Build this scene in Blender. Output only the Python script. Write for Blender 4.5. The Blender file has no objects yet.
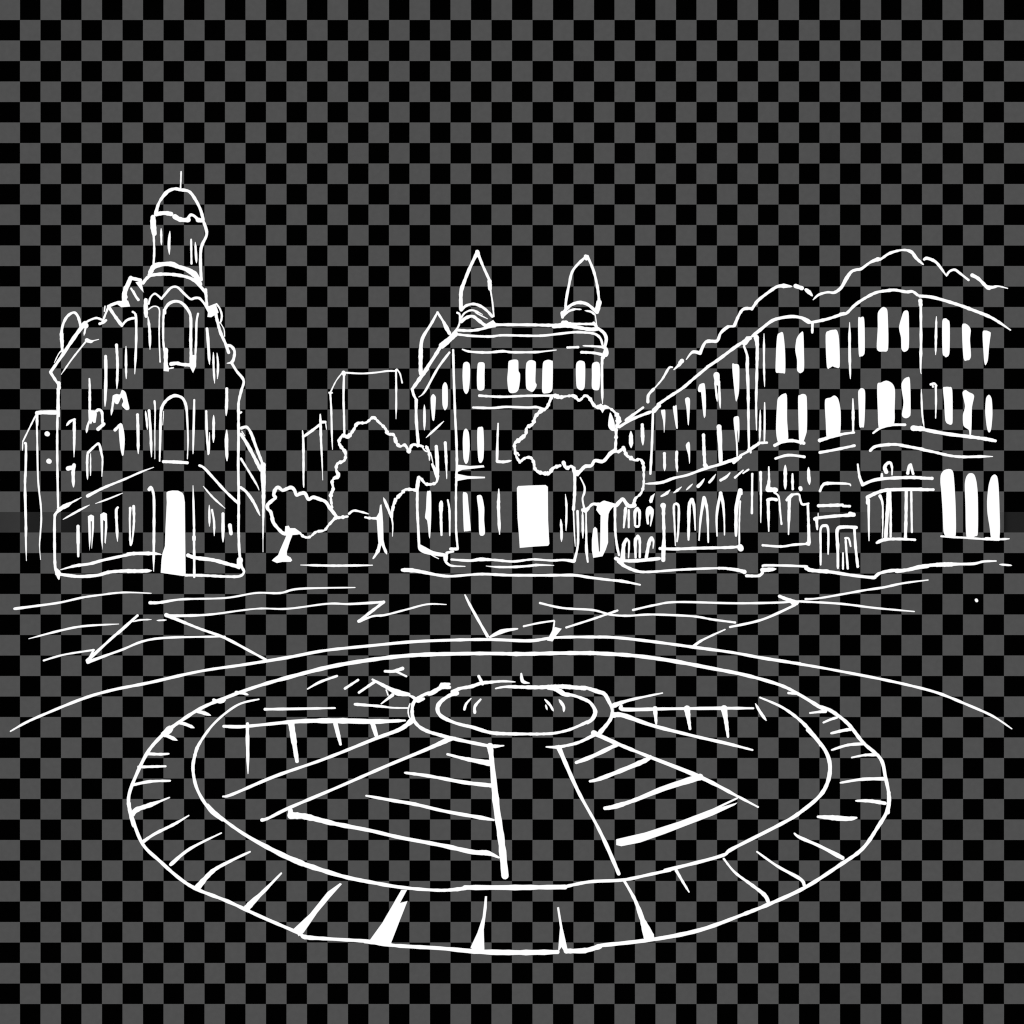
import bpy, math, random
from mathutils import Vector
random.seed(7)
scene = bpy.context.scene
COL = scene.collection

# ------------------------------------------------------------------ camera
F, HZ, EYE = 591.0, 525.0, 4.0          # focal length in px, horizon row, eye height in m
cam_data = bpy.data.cameras.new("camera")
cam_data.sensor_fit = 'HORIZONTAL'
cam_data.sensor_width = 36.0
cam_data.lens = 36.0 * F / 1024.0
cam_data.shift_y = (HZ - 512.0) / 1024.0
cam_data.clip_start = 0.1
cam_data.clip_end = 3000.0
cam = bpy.data.objects.new("camera", cam_data)
cam.location = (0, 0, EYE)
cam.rotation_euler = (math.radians(90), 0, 0)
COL.objects.link(cam)
scene.camera = cam
scene.view_settings.view_transform = 'Standard'
scene.view_settings.look = 'None'
scene.view_settings.exposure = 0
scene.render.engine = 'CYCLES'
scene.cycles.transparent_max_bounces = 96
scene.cycles.max_bounces = 6
scene.cycles.filter_width = 1.15

# ------------------------------------------------------------------ daylight
SUN_EL, SUN_ROT = math.radians(38), math.radians(200)
world = bpy.data.worlds.new("World")
scene.world = world
world.use_nodes = True
nt = world.node_tree
sky = nt.nodes.new('ShaderNodeTexSky')
sky.sky_type = 'NISHITA'
sky.sun_disc = False
sky.sun_elevation = SUN_EL
sky.sun_rotation = SUN_ROT
nt.links.new(sky.outputs[0], nt.nodes['Background'].inputs[0])
nt.nodes['Background'].inputs[1].default_value = 0.08
sun = bpy.data.lights.new("sun", 'SUN')
sun.energy = 3.0
sun.angle = math.radians(0.5)
sun.color = (1.0, 0.96, 0.9)
so = bpy.data.objects.new("sun", sun)
so.rotation_euler = (math.radians(90) - SUN_EL, 0, math.radians(-20))
so.location = (0, -20, 60)
COL.objects.link(so)

# ------------------------------------------------------------------ materials
def new_mat(name):
    m = bpy.data.materials.new(name)
    m.use_nodes = True
    n = m.node_tree
    n.nodes.clear()
    return m, n, n.nodes.new('ShaderNodeOutputMaterial')

# chalk-white luminous line
M_LINE, n, out = new_mat("white_line")
b = n.nodes.new('ShaderNodeBsdfPrincipled')
b.inputs['Base Color'].default_value = (0.02, 0.02, 0.02, 1)
b.inputs['Roughness'].default_value = 0.9
b.inputs['Specular IOR Level'].default_value = 0.0
b.inputs['Emission Color'].default_value = (1, 1, 1, 1)
b.inputs['Emission Strength'].default_value = 1.0
n.links.new(b.outputs[0], out.inputs[0])

# clear sheet the walls, crowns and ground are made of
M_CLEAR, n, out = new_mat("clear_sheet")
b = n.nodes.new('ShaderNodeBsdfTransparent')
b.inputs['Color'].default_value = (0.996, 0.996, 0.996, 1)
n.links.new(b.outputs[0], out.inputs[0])

# black and grey checks of the backdrop: two sheets that meet out of step at row 25
M_CHECK, n, out = new_mat("grey_black_checks")
BACK = 300.0
PITCH = 20.5
SQ = PITCH / F * BACK
G = 0.0785
N, Lk = n.nodes.new, n.links.new
def mth(op, a, b=None):
    m = N('ShaderNodeMath'); m.operation = op
    for i, q in enumerate((a, b)):
        if q is None: continue
        if isinstance(q, (int, float)): m.inputs[i].default_value = q
        else: Lk(q, m.inputs[i])
    return m.outputs[0]
tc = N('ShaderNodeTexCoord')
sp = N('ShaderNodeSeparateXYZ')
Lk(tc.outputs['Object'], sp.inputs[0])
cx_ = mth('DIVIDE', sp.outputs[0], SQ)
cz_ = mth('DIVIDE', sp.outputs[2], -SQ)
low = mth('GREATER_THAN', cz_, 25.0)
cb = N('ShaderNodeCombineXYZ')
Lk(mth('ADD', mth('ADD', cx_, low), 1.0), cb.inputs[0])
cb.inputs[1].default_value = 0.5
Lk(cz_, cb.inputs[2])
ck = N('ShaderNodeTexChecker')
ck.inputs['Scale'].default_value = 1.0
Lk(cb.outputs[0], ck.inputs['Vector'])
ck.inputs['Color2'].default_value = (0.0003, 0.0003, 0.0003, 1)
nz = N('ShaderNodeTexNoise')
nz.inputs['Scale'].default_value = 0.35
nz.inputs['Detail'].default_value = 3
rp = N('ShaderNodeValToRGB')
rp.color_ramp.elements[0].position = 0.3
rp.color_ramp.elements[1].position = 0.7
rp.color_ramp.elements[0].color = (G * .955, G * .955, G * .955, 1)
rp.color_ramp.elements[1].color = (G * 1.045, G * 1.045, G * 1.045, 1)
Lk(tc.outputs['Object'], nz.inputs['Vector'])
Lk(nz.outputs[0], rp.inputs[0])
Lk(rp.outputs[0], ck.inputs['Color1'])
# worn, half-toned squares along the joint of the two sheets
wr = N('ShaderNodeValToRGB')
els = wr.color_ramp.elements
els[0].position, els[0].color = 0.0, (.8, .8, .8, 1)
els[1].position, els[1].color = 0.07, (.55, .55, .55, 1)
for p_, c_ in ((.11, 0), (.785, 0), (.80, .6), (.835, .6), (.85, 0), (.975, 0), (.985, .7)):
    e_ = els.new(p_); e_.color = (c_, c_, c_, 1)
Lk(mth('DIVIDE', cx_, 50.0), wr.inputs[0])
joint = mth('MULTIPLY', low, mth('LESS_THAN', cz_, 26.0))
mx = N('ShaderNodeMix'); mx.data_type = 'RGBA'
Lk(mth('MULTIPLY', joint, wr.outputs[0]), mx.inputs['Factor'])
Lk(ck.outputs['Color'], mx.inputs['A'])
mx.inputs['B'].default_value = (.021, .021, .021, 1)
em = N('ShaderNodeEmission')
Lk(mx.outputs['Result'], em.inputs['Color'])
Lk(em.outputs[0], out.inputs[0])

# ------------------------------------------------------------------ surfaces: a line of sight met with a real surface
def ray(u, v):
    return Vector(((u - 512) / F, 1.0, -(v - HZ) / F))
EYEP = Vector((0, 0, EYE))
def at_depth(u, v, Y):
    return EYEP + ray(u, v) * Y
def ground(z=0.0):
    return lambda u, v, lift=0.0: at_depth(u, v, (EYE - z - lift) * F / max(v - HZ, 1.0))
def plane(u1, Y1, u2, Y2):
    x1, x2 = (u1 - 512) / F * Y1, (u2 - 512) / F * Y2
    dx, dy = x2 - x1, Y2 - Y1
    def s(u, v, lift=0.0):
        k = (u - 512) / F
        Y = (x1 * dy - Y1 * dx) / (k * dy - dx)
        return at_depth(u, v, Y - lift)
    return s
def drum(uc, ru, Yc, d):
    def s(u, v, lift=0.0):
        t = (u - uc) / ru
        return at_depth(u, v, Yc - d * math.sqrt(max(0.0, 1 - t * t)) - lift)
    return s

THIN = 0.36      # pen edge softness allowance, px
# ------------------------------------------------------------------ mesh collector
class MB:
    def __init__(s):
        s.v, s.f, s.m = [], [], []
    def poly(s, pts, mat):
        i = len(s.v)
        s.v += pts
        s.f.append(tuple(range(i, i + len(pts))))
        s.m.append(mat)
    def build(s, name, parent=None, origin=None):
        o0 = origin if origin is not None else Vector((0, 0, 0))
        me = bpy.data.meshes.new(name)
        me.from_pydata([tuple(p - o0) for p in s.v], [], s.f)
        me.materials.append(M_LINE)
        me.materials.append(M_CLEAR)
        me.polygons.foreach_set('material_index', s.m)
        me.update()
        o = bpy.data.objects.new(name, me)
        COL.objects.link(o)
        if parent: o.parent = parent
        return o

def crom(pts, n=7):
    if len(pts) < 3: 
        a, b = pts
        return [tuple(a[k] + (b[k] - a[k]) * i / 10 for k in range(3)) for i in range(11)]
    res = []
    P = [pts[0]] + pts + [pts[-1]]
    for i in range(1, len(P) - 2):
        p0, p1, p2, p3 = P[i - 1], P[i], P[i + 1], P[i + 2]
        for j in range(n):
            t = j / n
            q = []
            for k in range(2):
                q.append(0.5 * (2 * p1[k] + (p2[k] - p0[k]) * t + (2 * p0[k] - 5 * p1[k] + 4 * p2[k] - p3[k]) * t * t + (3 * p1[k] - p0[k] - 3 * p2[k] + p3[k]) * t ** 3))
            q.append(p1[2] + (p2[2] - p1[2]) * t)
            res.append(tuple(q))
    res.append(tuple(pts[-1]))
    return res

def stroke(mb, pts, surf, lift, ts, te, rough=0.07):
    """pts: (u, v, width) ; one pen stroke laid on a surface"""
    # cut at sharp corners
    runs, cur = [], [pts[0]]
    for i in range(1, len(pts)):
        cur.append(pts[i])
        if i < len(pts) - 1:
            a = (pts[i][0] - pts[i - 1][0], pts[i][1] - pts[i - 1][1])
            b = (pts[i + 1][0] - pts[i][0], pts[i + 1][1] - pts[i][1])
            la, lb = math.hypot(*a), math.hypot(*b)
            if la > 0 and lb > 0 and (a[0] * b[0] + a[1] * b[1]) / la / lb < -0.1:
                runs.append(cur)
                cur = [pts[i]]
    runs.append(cur)
    for ri, r in enumerate(runs):
        c = crom(r)
        # arc length
        L = [0.0]
        for i in range(1, len(c)):
            L.append(L[-1] + math.hypot(c[i][0] - c[i - 1][0], c[i][1] - c[i - 1][1]))
        tot = max(L[-1], 1e-6)
        ph = random.random() * 9
        W = []
        for i, p in enumerate(c):
            w = p[2] * (1 + 0.07 * math.sin(L[i] * .35 + ph) + 0.04 * math.sin(L[i] * .9 + 2 * ph))
            t = L[i] / tot
            if rough: w *= 1 + rough * (math.sin(L[i] * .95 + ph) * .6 + math.sin(L[i] * 1.7 + ph * 3) * .5 + random.uniform(-.25, .25))
            if ts and ri == 0 and t < .28: w *= .34 + .66 * math.sin(t / .28 * math.pi / 2)
            if te and ri == len(runs) - 1 and t > .72: w *= .34 + .66 * math.sin((1 - t) / .28 * math.pi / 2)
            W.append(max(w - THIN, 0.7))
        Ls, Rs = [], []
        for i, p in enumerate(c):
            q0, q1 = c[max(i - 1, 0)], c[min(i + 1, len(c) - 1)]
            dx, dy = q1[0] - q0[0], q1[1] - q0[1]
            l = math.hypot(dx, dy) or 1
            nx, ny = -dy / l, dx / l
            Ls.append((p[0] + nx * W[i] / 2, p[1] + ny * W[i] / 2))
            Rs.append((p[0] - nx * W[i] / 2, p[1] - ny * W[i] / 2))
        i0 = len(mb.v)
        for a, b in zip(Ls, Rs):
            mb.v.append(surf(a[0], a[1], lift)); mb.v.append(surf(b[0], b[1], lift))
        for i in range(len(c) - 1):
            mb.f.append((i0 + 2 * i, i0 + 2 * i + 1, i0 + 2 * i + 3, i0 + 2 * i + 2)); mb.m.append(0)
        for end, sgn in ((0, -1), (len(c) - 1, 1)):
            a, b = Ls[end], Rs[end]
            cx, cy = (a[0] + b[0]) / 2, (a[1] + b[1]) / 2
            a0 = math.atan2(a[1] - cy, a[0] - cx)
            rr = W[end] / 2
            fan = [surf(cx + rr * math.cos(a0 - sgn * math.pi * k / 6), cy + rr * math.sin(a0 - sgn * math.pi * k / 6), lift) for k in range(7)]
            mb.poly(fan, 0)

def smooth_closed(pts, n=5):
    N = len(pts)
    res = []
    for i in range(N):
        p0, p1, p2, p3 = pts[i - 1], pts[i], pts[(i + 1) % N], pts[(i + 2) % N]
        for j in range(n):
            t = j / n
            res.append(tuple(0.5 * (2 * p1[k] + (p2[k] - p0[k]) * t * .8 + (1.6 * p0[k] - 4.6 * p1[k] + 3.8 * p2[k] - .8 * p3[k]) * t * t + (-.8 * p0[k] + 2.6 * p1[k] - 2.6 * p2[k] + .8 * p3[k]) * t ** 3) for k in range(2)))
    return res

def convex(pts):
    pts = sorted(set(pts))
    if len(pts) < 3: return pts
    def half(ps):
        h = []
        for p in ps:
            while len(h) > 1 and (h[-1][0] - h[-2][0]) * (p[1] - h[-2][1]) - (h[-1][1] - h[-2][1]) * (p[0] - h[-2][0]) <= 0: h.pop()
            h.append(p)
        return h
    return half(pts)[:-1] + half(pts[::-1])[:-1]

def slab(mb, pts, surf, depth):
    """clear volume: an outline standing on its surface, carried straight back"""
    fr = [surf(u, v, 0) for u, v in pts]
    bk = [p + Vector((0, depth, 0)) for p in fr]
    mb.poly(fr, 1)
    mb.poly(bk[::-1], 1)
    for i in range(len(fr)):
        j = (i + 1) % len(fr)
        mb.poly([fr[j], fr[i], bk[i], bk[j]], 1)

def lathe(mb, uc, Yc, prof, n=28):
    """clear volume of revolution: prof = (radius px, row)"""
    k = Yc / F
    cx = (uc - 512) * k
    rings = []
    for r, v in prof:
        z = EYE - (v - HZ) * k
        rings.append([Vector((cx + r * k * math.cos(2 * math.pi * i / n), Yc + r * k * math.sin(2 * math.pi * i / n), z)) for i in range(n)])
    i0 = len(mb.v)
    for r in rings: mb.v += r
    for a in range(len(rings) - 1):
        for i in range(n):
            j = (i + 1) % n
            mb.f.append((i0 + a * n + i, i0 + a * n + j, i0 + (a + 1) * n + j, i0 + (a + 1) * n + i)); mb.m.append(1)

def pillow(mb, pts, Y, depth):
    """clear leafy volume swelling to both sides of its outline"""
    pts = smooth_closed(pts, 3)
    cu = sum(p[0] for p in pts) / len(pts); cv = sum(p[1] for p in pts) / len(pts)
    N = len(pts)
    for sg in (1, -1):
        i0 = len(mb.v)
        S = (1.0, .85, .6, .3)
        for s in S:
            for u, v in pts:
                mb.v.append(at_depth(cu + (u - cu) * s, cv + (v - cv) * s, Y) + Vector((0, sg * depth * math.sqrt(1 - s * s), 0)))
        mb.v.append(at_depth(cu, cv, Y) + Vector((0, sg * depth, 0)))
        for a in range(3):
            for i in range(N):
                j = (i + 1) % N
                mb.f.append((i0 + a * N + i, i0 + a * N + j, i0 + (a + 1) * N + j, i0 + (a + 1) * N + i)); mb.m.append(1)
        for i in range(N):
            mb.f.append((i0 + 3 * N + i, i0 + 3 * N + (i + 1) % N, i0 + 4 * N)); mb.m.append(1)

# ------------------------------------------------------------------ the line-list reader
# T x y k : following numbers are k-times enlarged, measured from (x, y)
# s/b/e/c w pts : pen stroke (plain, thin start, thin end, thin both) ; f pts : filled patch ; k pts : clear fill
# > name [lift] : next part ; >> name : sub-part of the part above ; @ surface ; h depth pts : clear volume ; r uc Y prof : turned volume
def tag(o, label=None, cat=None, group=None, kind=None):
    if label: o['label'] = label
    if cat: o['category'] = cat
    if group: o['group'] = group
    if kind: o['kind'] = kind

def draw(text, root, surfs, first=None, lift0=0.03):
    origin = root.location.copy() if root else Vector((0, 0, 0))
    T = [0.0, 0.0, 1.0]
    S = surfs[next(iter(surfs))]
    st = dict(mb=None, name=None, lift=lift0, sub=False, last=None, pts=[], hasclear=False)
    made = []
    AUTO = ('window', 'door', 'portal')
    def flush():
        mb = st['mb']
        if mb is None or not mb.f: 
            st['mb'] = None
            return
        if st['name'] in AUTO and st['pts']:
            h = convex([(round(a, 2), round(b, 2)) for a, b in st['pts']])
            if len(h) > 2: mb.poly([S(u, v, st['lift'] - .012) for u, v in h], 1)
        par = st['last'] if st['sub'] else root
        o = mb.build(st['name'], par, origin)
        if not st['sub']: st['last'] = o
        made.append(o)
        st['mb'] = None
    for line in text.strip().splitlines():
        tk = line.split('#')[0].split()
        if not tk: continue
        op = tk[0]
        if op == 'T':
            T = [float(x) for x in tk[1:4]]
        elif op == '@':
            if st['mb'] is not None and st['mb'].f and st['name'] in AUTO: flush()
            S = surfs[tk[1]]
        elif op in ('>', '>>'):
            flush()
            st.update(mb=MB(), name=tk[1], sub=(op == '>>'), pts=[], lift=float(tk[2]) if len(tk) > 2 else (0.07 if tk[1] in AUTO else lift0))
        elif op in 'sbecj':
            w = float(tk[1]) / T[2]
            P = []
            for q in tk[2:]:
                a = [float(x) for x in q.split(',')]
                P.append((T[0] + a[0] / T[2], T[1] + a[1] / T[2], (a[2] / T[2]) if len(a) > 2 else w))
            if len(P) == 1:
                P.append((P[0][0] + .6, P[0][1] + .3, P[0][2]))
            stroke(st['mb'], P, S, st['lift'], op in 'bc', op in 'ec', .28 if op == 'j' else 0.07)
            for p in P:
                st['pts'] += [(p[0] - p[2] / 2, p[1]), (p[0] + p[2] / 2, p[1])]
        elif op in 'fpk':
            P = [(T[0] + float(q.split(',')[0]) / T[2], T[1] + float(q.split(',')[1]) / T[2]) for q in tk[1:]]
            Q = smooth_closed(P) if op == 'f' else P
            st['mb'].poly([S(u, v, st['lift'] if op != 'k' else 0.0) for u, v in Q], 1 if op == 'k' else 0)
            if op != 'f' : st['pts'] += P
        elif op == 'h':
            P = [(T[0] + float(q.split(',')[0]) / T[2], T[1] + float(q.split(',')[1]) / T[2]) for q in tk[2:]]
            slab(st['mb'], P, S, float(tk[1]))
        elif op == 'r':
            lathe(st['mb'], float(tk[1]), float(tk[2]), [tuple(float(x) for x in q.split(',')) for q in tk[3:]])
        elif op == 'o':
            P = [(T[0] + float(q.split(',')[0]) / T[2], T[1] + float(q.split(',')[1]) / T[2]) for q in tk[3:]]
            pillow(st['mb'], P, float(tk[1]), float(tk[2]))
        else:
            raise ValueError(line)
    flush()
    return made

def thing(name, label, cat, loc, group=None):
    o = bpy.data.objects.new(name, None)
    o.location = loc
    o.empty_display_size = 0.5
    COL.objects.link(o)
    tag(o, label, cat, group)
    return o
def base(u, Y):
    return Vector(((u - 512) / F * Y, Y, 0))

# ------------------------------------------------------------------ sky backdrop and ground
me = bpy.data.meshes.new("sky")
R = 900.0
me.from_pydata([(-R, 0, -R), (R, 0, -R), (R, 0, R), (-R, 0, R)], [], [(0, 1, 2, 3)])
me.materials.append(M_CHECK)
sky_o = bpy.data.objects.new("sky", me)
sky_o.location = at_depth(-0.5, -0.5, BACK)
COL.objects.link(sky_o)
tag(sky_o, "flat backdrop of even black and dark grey checks behind the whole square", kind='structure')
mb = MB()
mb.poly([Vector((-600, -20, -.02)), Vector((600, -20, -.02)), Vector((600, BACK - 1, -.02)), Vector((-600, BACK - 1, -.02))], 1)
g = mb.build("ground")
tag(g, "clear level ground of the square with the dark checks showing through", kind='structure')
# ------------------------------------------------------------------ left-edge block
YS = 62.0
t = thing('apartment_block', 'plain narrow block with two dot windows at the left edge behind the domed building', 'building', base(41, YS))
draw('''
> wall
T 0 400 8
h 8 275,115 340,95 470,95 470,1302 200,1302 185,345 
s 36 297,104 340,99 455,100
s 15 285,125 235,225 185,328
e 12 182,330 180,402
e 22 200,345 208,370 205,560 200,680 207,1000 207,1120 211,1285
s 24 295,112 297,200
e 17 292,110 297,300 303,600 312,720 327,850 330,960 322,1080 316,1170 325,1277
> window
s 46 376,270
> window
s 38 390,489
''', t, dict(a=plane(20, YS, 60, YS)))

# ------------------------------------------------------------------ domed corner building
YL = 47.3
t = thing('domed_building', 'tall ornate corner building with a domed round tower and a solid white doorway', 'building', base(150, YL))
SL = dict(a=plane(50, YL, 245, YL), d=drum(180, 34, YL + 2.6, 2.4))
draw('''
> wall
T 0 0 1
h 12 56,575 56,515 58,388 50,372 88,322 108,310 123,298 131,277 146,282 150,276 172,272 192,277 205,290 212,305 222,340 232,360 244,382 240,415 239,540 244,576
T 0 400 8
s 21 462,-90 462,0 458,250 458,450 462,700 465,860
T 0 490 8
s 24 475,160 445,190 437,230 436,400 440,600 455,670
s 36 455,640,28 465,670,50 468,695,26 471,712,14
T 40 290 8
s 22 150,760 148,880 150,1010
s 32 150,745 152,785
T 128 290 8
s 24 830,585 870,650 925,725 905,810 885,900 884,1000 884,1200 882,1400 885,1600 885,1750 884,1950
s 20 888,990 905,978
T 128 490 8
s 24 885,340 890,480 905,600 928,655 890,690 780,692 640,685 530,682 460,682
s 46 895,560 890,600
> plinth 0.05
T 0 490 8
b 26 485,638 600,607 720,590 830,560 1024,518
s 28 465,672 560,685 640,692 780,682 880,656 1024,646
T 128 490 8
e 30 0,514 60,508 200,508 265,515
e 32 0,648 100,648 188,645
> plinth 0.05
s 32 480,522 540,542 680,560 800,592 880,612
s 24 800,592 890,622
> cornice 0.06
T 0 400 8
e 34 470,880 500,860 540,840,44 570,822,18 650,780,14
s 24 700,768,28 830,702,24 1000,632,20 1130,575,18 1230,538,8
c 20 505,955 620,890 715,840
c 16 765,828 870,790 980,745
T 128 400 8
s 24 572,524 610,545 680,620 780,730 880,825
c 18 602,690 680,780 775,866
s 28 284,493 380,496 474,502
> roof 0.05
T 40 290 8
s 30 85,655,24 180,520,28 270,385,32 350,275,38
c 12 115,580 150,510 185,470
s 26 360,265,44 365,285,44
s 20 370,258 400,240 450,224 490,236
e 18 365,300 352,362
b 16 170,675 250,560 320,470 375,402
s 30 375,402,34 405,412,30 430,405,14 470,395,8
s 24 82,655 110,700 140,745
> gable 0.05
T 40 290 8
s 20 500,255 525,190 545,140
s 24 478,270 510,258 528,242
s 12 470,228 490,240
s 14 520,130 515,170
s 26 545,130 600,108 640,98
s 28 550,135 600,210 655,285
s 22 655,285 690,245 730,228 760,225
p 620,95 680,80 705,85 722,132 650,138 615,112
e 22 742,175 765,200 770,300 768,450 758,672
T 118 166 8
s 36 48,1030 70,970 102,895
s 30 60,1030 62,1050
s 30 102,897 180,912
s 40 64,975 48,1040 52,1075
p 140,930 190,915 192,945 205,1012 180,985
s 20 105,980 140,1040 165,1070
T 40 290 8
s 20 745,10 785,82
> turret 0.04
T 40 290 8
h 2 178,500 160,370 190,260 235,190 270,172 310,205 335,280
s 24 180,490 174,440 170,380 180,290 215,215 270,180 305,215 325,290
s 30 172,350 178,450
> bay 0.05
T 128 290 8
s 36 142,80,30 142,150,40 145,210,28
s 18 165,110 180,60 212,30 240,45 268,72
s 22 268,70 300,30 345,-18 395,-22 450,30 500,72 535,64 570,66 600,95 640,150
s 14 165,155 200,132 235,135 252,165 250,250 250,400 257,575
c 24 160,215 173,330 176,475
p 610,125 650,128 700,108 725,180 695,200 665,218 635,215 640,180
s 26 700,180 715,250 740,340 780,430 805,500
s 18 708,112 735,150 750,200 745,245 735,262
s 11 740,265 768,315 772,370
e 26 790,445 825,450 852,490 845,550 828,578 792,586
s 24 622,-2 626,60 632,130
e 26 632,310 640,400 652,595
c 20 683,500 685,620 693,745
c 20 712,505 720,600 715,710
e 26 790,790 790,880 785,1005
> pilaster 0.05
T 128 400 8
s 34 170,715 182,700
e 24 190,705 207,780 208,1000 206,1220 205,1370
> pilaster 0.05
b 22 520,685 528,1000 528,1100 530,1300 530,1415
s 30 528,1095 528,1120
> window
T 128 290 8
s 26 295,185 298,150 330,108 380,90 430,104 480,160 502,225 502,400 505,560
s 20 288,160 282,250 282,400 290,480
s 36 302,480 302,632
p 285,600 320,600 330,630 325,652 285,648
s 30 345,592 390,586 430,595 495,600
s 14 320,630 362,622
s 20 560,190 548,260 545,400 540,500 535,600
p 492,540 515,520 545,520 545,610 520,664 492,610
> window
s 25 253,1368,14 258,1180,22 262,1000,24 275,930,26 310,880,28 360,848,28 400,848,26 440,870,26 465,930,24 473,1020,20 480,1200,16 475,1350,10
c 10 285,970 278,1080
T 40 290 8
> window
e 28 525,530 527,700 520,930
> window
e 24 612,440 620,600 615,790
> window
c 22 688,450 688,600 690,710
> window
f 580,850 610,832 640,835 655,800 685,820 705,900 715,950 690,960 655,925 665,890 650,860 625,910 600,905
e 22 590,860 580,930 570,1000
> window
T 0 400 8
s 22 715,-170,14 718,-100,22 718,0,22 718,90,24
p 706,80 765,85 775,110 765,180 750,185 740,170 728,195 710,170
e 22 715,170 700,210 692,262
s 24 772,88 790,78 815,98 820,180
s 30 785,232 830,192
> window
b 24 532,205 560,172 597,155
e 30 595,155,24 594,220,26 594,300,26 592,455,14
> window
s 36 545,548 575,540
e 30 592,520 585,580 588,695
> window
e 22 702,420 697,500 700,635
s 22 706,420 770,358 795,358 812,430 820,480,18 815,610,10
c 14 725,430 724,605
> window
s 26 920,240 965,195
f 950,230 975,190 990,240 998,320 990,430 978,445 962,380
> window
T 0 490 8
s 30 624,290 625,420,28 626,530,18
> window
p 703,210 728,196 752,208 752,300 735,470 732,465 735,250 725,250 728,380 716,485 710,400
> window
p 802,195 830,178 855,190 858,300 845,430 836,420 840,250 825,240 825,330 820,480 808,400
> window
e 24 942,140 930,170 935,300 940,410
> window
T 128 490 8
s 20 18,145,26 14,250,16 18,400,20 22,440,18
s 20 45,130,24 48,250,22 35,400,14 25,438,14
> window
T 128 400 8
e 26 76,118 80,250 82,430
> window
c 20 140,88 148,150 155,235
e 24 168,85 180,250 188,455
> window
e 18 212,8,20 217,80,16 215,250,12 215,470,10
> window
e 20 530,0 528,100 520,430
> window
s 20 626,90,20 630,250,24 642,435,16
c 14 652,260 650,430
> window
c 24 685,122 685,200 683,340
> window
c 30 790,240 788,350 792,485
> door 0.09
T 128 490 8
p 308,60 308,20 322,10 355,4 400,5 435,22 447,45 455,100 458,400 461,685 440,688 400,682 262,662 268,560 275,510 295,450 300,300 310,100
> window
c 20 650,122 652,290
e 20 672,160 688,250 690,365
> window
e 28 760,190 760,415
> window
s 30 815,282 824,350
@ d
> tower 0.03
T 0 0 1
r 180 49.9 38,290 30,268 26,262 24,245 25,228 22,212
T 118 166 8
s 46 280,410 282,480 290,540
s 20 285,550 290,680 283,800
s 26 683,440 710,540 675,625 662,680 660,780 666,910
s 42 258,850,40 290,803,44 360,785,36 430,785,44 480,805,34 550,828,40 620,875,50 655,945,40
s 28 200,935 250,882 330,866 440,868 540,885 610,915 660,965 702,1012
s 26 250,870 275,840
s 24 700,1010 704,1030
>> window
c 20 345,500 347,630
>> window
c 24 415,523 408,620 411,706
>> window
s 19 585,588 588,780
>> window
c 22 618,610 628,775
> dome 0.03
T 0 0 1
r 180 49.9 22,212 21,205 17,196 9,190 0.5,188
T 118 166 8
s 26 305,370,30 330,290,24 390,210,32 450,183,28 500,190,26 570,205,28 620,270,26 660,350,26 682,430,26
s 36 305,385 370,376 425,384
s 40 455,405 490,425 530,432 562,430
s 26 560,420 580,392 610,400 640,430
s 34 640,432 675,436
>> finial
s 15 505,45 503,110 500,180
''', t, SL)

# ------------------------------------------------------------------ receding side-street building
t = thing('terraced_building', 'side-street building beside the domed building, with steeply sloping lines ending in a thin post', 'building', base(252, 70))
draw('''
> wall
T 230 360 8
h 5 88,540 135,535 275,835 285,900 285,1592 88,1640
s 26 90,545 135,538 170,590 210,700 262,835
s 38 260,850 268,1024
e 40 265,840,44 268,1000,38 268,1100,30 266,1250,20 264,1400,14 264,1535,8
> cornice 0.06
s 30 88,595 130,660 190,770 245,880
s 10 95,570 118,605
e 20 88,790 150,890 215,1000 232,1040
> cornice 0.06
e 26 85,1020 130,1055 190,1140 240,1245
''', t, dict(a=plane(240, 62, 267, 84)))

# ------------------------------------------------------------------ far blocks
t = thing('tower_block', 'tall plain square-topped block rising behind the large round tree', 'building', base(370, 150))
draw('''
> wall
T 320 360 8
h 14 185,95 330,105 610,85 655,150 655,1480 80,1480 80,260
s 17 185,100 330,108 450,100 540,88 610,88
s 32 188,100 192,115
s 13 180,100 130,165 85,255
s 18 75,262 95,262
e 18 82,265 90,400 95,600 100,715
s 20 192,110 188,300 192,450 195,600
e 18 608,80 610,300 608,470
s 15 615,75 640,110 657,182
''', t, dict(a=plane(300, 150, 410, 150)))
t = thing('tower_block', 'low sketchy block with a slanted top left of the square-topped tall block', 'building', base(312, 135))
draw('''
> wall
T 230 360 8
h 10 575,600 722,512 770,490 770,1460 575,1460
s 22 580,565,10 586,640,22 588,800,22 588,950,18 590,1018,10
s 24 590,612 660,562 720,515
e 26 722,435,12 724,500,24 728,640,22 736,800,16 742,960,8
s 24 735,497 762,496
e 12 765,500 772,555
''', t, dict(a=plane(300, 135, 330, 135)))
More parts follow.
